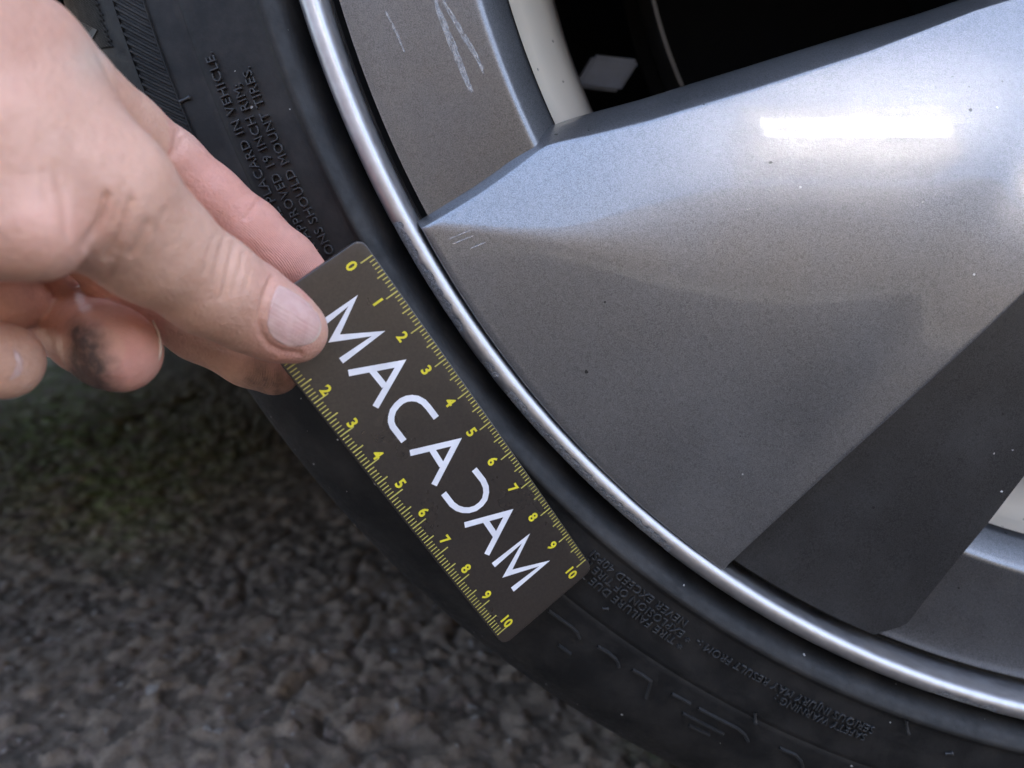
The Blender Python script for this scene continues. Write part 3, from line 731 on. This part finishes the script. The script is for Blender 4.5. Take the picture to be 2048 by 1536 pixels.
if ((HV-HV.mean(0))*HN).sum() < 0: HF = HF[:, ::-1].copy(); HN = -HN
PXV, ZV = proj(HV)
facing = ((CAM-HV)*HN).sum(1) > 0
def seg_dist(P, pts):
    best = np.full(len(P), 1e9)
    for a, b in zip(pts[:-1], pts[1:]):
        a = np.array(a, float); b = np.array(b, float); ab = b-a; t_ = np.clip(((P-a) @ ab)/(ab @ ab), 0, 1)
        best = np.minimum(best, np.linalg.norm(P-(a+t_[:, None]*ab), axis=1))
    return best
disp = np.zeros(len(HV)); KA = 1.7
def crease(pts, sig, amp, z0, z1):
    m = facing & (ZV > z0) & (ZV < z1); d = seg_dist(PXV[m], pts); disp[m] -= KA*amp*np.exp(-(d/sig)**2)
# skin folds of the thumb: knuckle and root
for pts, sg, am in (([(452, 470), (440, 505), (428, 560), (424, 600)], 6, .018), ([(470, 488), (462, 520), (452, 565), (444, 596)], 6, .022), ([(486, 505), (478, 545), (466, 585)], 5, .014),
                    ([(436, 462), (420, 500), (410, 545)], 6, .012), ([(500, 540), (490, 580)], 5, .010)):
    crease(pts, sg, am, 12.5, 16.5)
for pts, sg, am in (([(214, 392), (206, 430), (190, 462), (172, 492)], 8, .05), ([(262, 400), (252, 440), (236, 476), (214, 512)], 7, .032), ([(296, 446), (280, 488), (262, 510)], 7, .028),
                    ([(246, 370), (238, 410), (224, 446)], 6, .018), ([(330, 420), (316, 466)], 7, .012), ([(215, 560), (232, 520), (240, 495)], 7, .02)):
    crease(pts, sg, am, 10.5, 15)
crease([(112, 330), (128, 400), (134, 470)], 9, .02, 9.5, 12); crease([(86, 340), (96, 400)], 9, .012, 9.5, 12)
for pts in ([(356, 262), (352, 290), (344, 310)], [(366, 280), (360, 300)], [(186, 130), (190, 150), (200, 165)], [(520, 398), (504, 420), (492, 436)]): crease(pts, 6, .028, 13.5, 18.5)
crease([(545, 556), (528, 600), (518, 645), (524, 668), (540, 692), (566, 705), (600, 708)], 6, .035, 13.5, 17)
# softly uneven flesh
disp += .018*(vnoise(HV, 1.3, 31, 2)-.5)+.006*(vnoise(HV, 6.0, 32, 2)-.5)
HV2 = HV+HN*disp[:, None]
def near(P, rad): return np.exp(-(np.linalg.norm(PXV-np.array(P), axis=1)/rad)**2)
pink = np.clip(.85*smoothstep(PXV[:, 0], 230, 420)*(ZV > 15.6)*(PXV[:, 1] < 600)+.9*near((575, 690), 70)*(ZV > 13)+.55*near((555, 560), 50)+.6*near((262, 720), 80)*(ZV > 13.6)+.35*near((120, 470), 120)+.25*near((60, 60), 120)+.4*(ZV > 14.2)*(PXV[:, 1] > 560)*(PXV[:, 0] < 330), 0, 1)
pale = np.clip(.9*near((185, 115), 45)+.5*near((390, 258), 40), 0, 1)
gn = vnoise(PXV, .05, 77, 3)
sdl = ((PXV[:, 0]-197)*145-(PXV[:, 1]-640)*40)/150.4
dirt = smoothstep(-sdl+22*(gn-.5), -40, 46)*smoothstep(PXV[:, 1], 618, 668)*smoothstep(PXV[:, 0], 118, 152)*(ZV > 13.8)*(ZV < 16.6)*smoothstep(-ZV, -16.3, -15.6)
dirt = np.maximum(dirt, .75*near((530, 770), 52)*(ZV > 16.6)*(.5+gn))
dirt = np.clip(dirt, 0, 1)
pad = np.clip(near((240, 690), 80)*(ZV < 15.6)*(ZV > 13.8)+near((540, 765), 60)*(ZV > 16.5)+near((590, 480), 90)*(ZV > 16.3), 0, 1)
def skin_material():
    m = NT('skin')
    n1 = m.noise(70, 5, .6); n2 = m.noise(600, 4, .6)
    c = m.mix(m.ramp(n1, .3, .7), (.65, .365, .255), (.74, .455, .335))
    c = m.mix(m.math('MULTIPLY', m.attr('pink'), .75), c, (.70, .31, .25))
    c = m.mix(m.math('MULTIPLY', m.attr('pale'), .7), c, (.66, .52, .42))
    c = m.mix(m.ramp(n2, .35, .75, 0, .22), c, (.48, .25, .20))
    c = m.mix(m.ramp(m.math('MULTIPLY', m.attr('dirt'), m.ramp(m.noise(500, 4, .7), .2, .7, .55, 1.25)), .10, .95, 0, .93), c, (.060, .042, .036))
    m.set(Base_Color=c, Roughness=m.ramp(n2, .3, .7, .40, .55), Specular_IOR_Level=.42, Subsurface_Weight=.18, Subsurface_Scale=.003)
    m.b.inputs['Subsurface Radius'].default_value = (1.0, .35, .2)
    wv = m.n('ShaderNodeTexWave', wave_type='RINGS', rings_direction='SPHERICAL'); wv.inputs['Scale'].default_value = 760; wv.inputs['Distortion'].default_value = 2.5; wv.inputs['Detail'].default_value = 1
    mp = m.n('ShaderNodeMapping'); q = W3(dp(200, 790, 14.6)); mp.inputs['Location'].default_value = tuple(-float(a) for a in q); m.l(m.co(), mp.inputs[0]); m.l(mp.outputs[0], wv.inputs['Vector'])
    fine = m.n('ShaderNodeTexVoronoi', feature='DISTANCE_TO_EDGE'); fine.inputs['Scale'].default_value = 900; m.l(m.co(), fine.inputs['Vector'])
    h = m.math('ADD', m.math('MULTIPLY', m.math('MULTIPLY', wv.outputs['Fac'], m.attr('pad')), .30), m.math('ADD', m.math('MULTIPLY', fine.outputs['Distance'], .35), m.math('MULTIPLY', m.noise(380, 5, .65), .8)))
    m.bump(h, .55, .0009); return m.m
person = thing('person', 'bare hand of a person pinching the ruler between thumb and fingers, one fingertip grimy', 'person', None)
hand = mk('hand', HV2, HF, skin_material(), person, True, None, {'pink': pink, 'pale': pale, 'dirt': dirt, 'pad': pad})
# nails, laid on the surface of the flesh
bvh = BVHTree.FromPolygons([tuple(p) for p in HV2], [tuple(int(i) for i in f) for f in HF])
def cast(px, py):
    r = ray(px, py); r /= np.linalg.norm(r); loc, nrm, _, _ = bvh.ray_cast(Vector(CAM), Vector(r)); 
    return (np.array(loc), np.array(nrm)) if loc is not None else (None, None)
def nail_material():
    m = NT('nail'); e_ = m.attr('edge'); rid = m.attr('ridge'); n1 = m.noise(300, 3)
    c = m.mix(m.ramp(n1, .3, .7), (.66, .40, .35), (.74, .50, .44)); c = m.mix(m.math('MULTIPLY', m.attr('free'), .85), c, (.78, .68, .56))
    m.set(Base_Color=c, Roughness=.24, Specular_IOR_Level=.55, Subsurface_Weight=.15, Subsurface_Scale=.002)
    m.bump(rid, .35, .0004); return m.m
NAILM = nail_material()
def nail(name, outline, lift, parent, axis, dome=.03, tip=None):
    O = resample(np.array(outline+[outline[0]], float), 97)[:-1]; c = O.mean(0); n_ = len(O); rings = 16
    Q = np.array([c+(p-c)*f for f in (np.arange(1, rings+1)/rings) for p in O]); fr = np.repeat(np.arange(1, rings+1)/rings, n_)
    P = []; last = None
    for q in Q:
        l_, nn_ = cast(*q)
        if l_ is None: l_ = last
        last = l_; P.append(l_)
    P = np.array(P); F = gridfaces(rings, n_, True)
    P = relax(P, F, 12, .5); tow = CAM-P; tow /= np.linalg.norm(tow, axis=1)[:, None]
    P = P+tow*(lift+dome*(1-fr**2)-.05*(fr > .999))[:, None]
    ax_ = np.array(axis, float); ax_ /= np.linalg.norm(ax_); cr_ = (Q-c) @ np.array([-ax_[1], ax_[0]]); al = (Q-c) @ ax_
    rid = vnoise(np.c_[cr_*.22, cr_*0], 1.0, 5, 2)
    free = smoothstep(al, al.max()*.72, al.max()*.88)*smoothstep(fr, .82, .93) if tip is None else np.full(len(Q), tip)
    FF = [tuple(int(i) for i in f) for f in F]+[(i, len(P), (i+1) % n_) for i in range(n_)]; P = np.vstack([P, P[:n_].mean(0)]); fr = np.r_[fr, 0]; rid = np.r_[rid, rid[:n_].mean()]; free = np.r_[free, 0]
    return mk(name, P, FF, NAILM, parent, True, None, {'edge': fr, 'ridge': rid, 'free': free})
nl = nail('thumb_nail', [(553, 561), (572, 569), (600, 586), (625, 606), (643, 628), (650, 652), (646, 674), (632, 690), (608, 699), (582, 700), (556, 692), (538, 676), (527, 655), (533, 620), (542, 588)], .012, person, (.86, .5))
def rim_nail(name, pts, rad, lab):             # edge of a nail seen from the pad side
    c = resample(np.array([dp(*p) for p in pts]), 14); d = np.gradient(c, axis=0); d /= np.linalg.norm(d, axis=1)[:, None]; tw = CAM-c; tw /= np.linalg.norm(tw, axis=1)[:, None]; sd_ = np.cross(d, tw)
    G = np.array([[c[i]+rad*math.sin(math.pi*(i+.6)/14.2)**.5*(math.cos(b)*sd_[i]+2.2*math.sin(b)*tw[i]) for b in np.linspace(0, 2*math.pi, 9)[:-1]] for i in range(14)])
    o = mk(name, G.reshape(-1, 3), gridfaces(14, 8, True), NAILM, person, True, None, {'edge': np.ones(112), 'ridge': np.zeros(112), 'free': np.ones(112)}); o['label'] = lab
rim_nail('finger_nail', [(305, 640, 15.0), (318, 668, 14.9), (322, 700, 14.85), (314, 732, 14.9), (296, 758, 15.0)], .028, 'pale nail edge of the grimy curled finger')
nl['label'] = 'short pink thumb nail with pale free edge'
nail('finger_nail', [(24, 694), (38, 702), (48, 720), (47, 742), (36, 756), (16, 764), (26, 748), (32, 728), (30, 708)], .012, person, (.3, .9), .008)['label'] = 'short nail of the finger cut by the picture edge'
SLEEVE = plain('dark_sleeve', (.02, .022, .03), .9)
e0 = dp(-330, 80, 11.4); e1 = e0+np.array([-11, 2.0, 9.0]); axd = (e1-e0)/np.linalg.norm(e1-e0); s1 = np.cross(axd, [0, 1, 0]); s1 /= np.linalg.norm(s1); s2 = np.cross(axd, s1)
G = np.array([[e0+axd*f*14.2+(2.9+.6*f+.08*math.sin(9*b+20*f))*(math.cos(b)*s1+math.sin(b)*s2) for b in np.linspace(0, 2*math.pi, 41)[:-1]] for f in np.linspace(0.05, 1, 12)])
mk('sleeve', G.reshape(-1, 3), gridfaces(12, 40, True), SLEEVE, person)
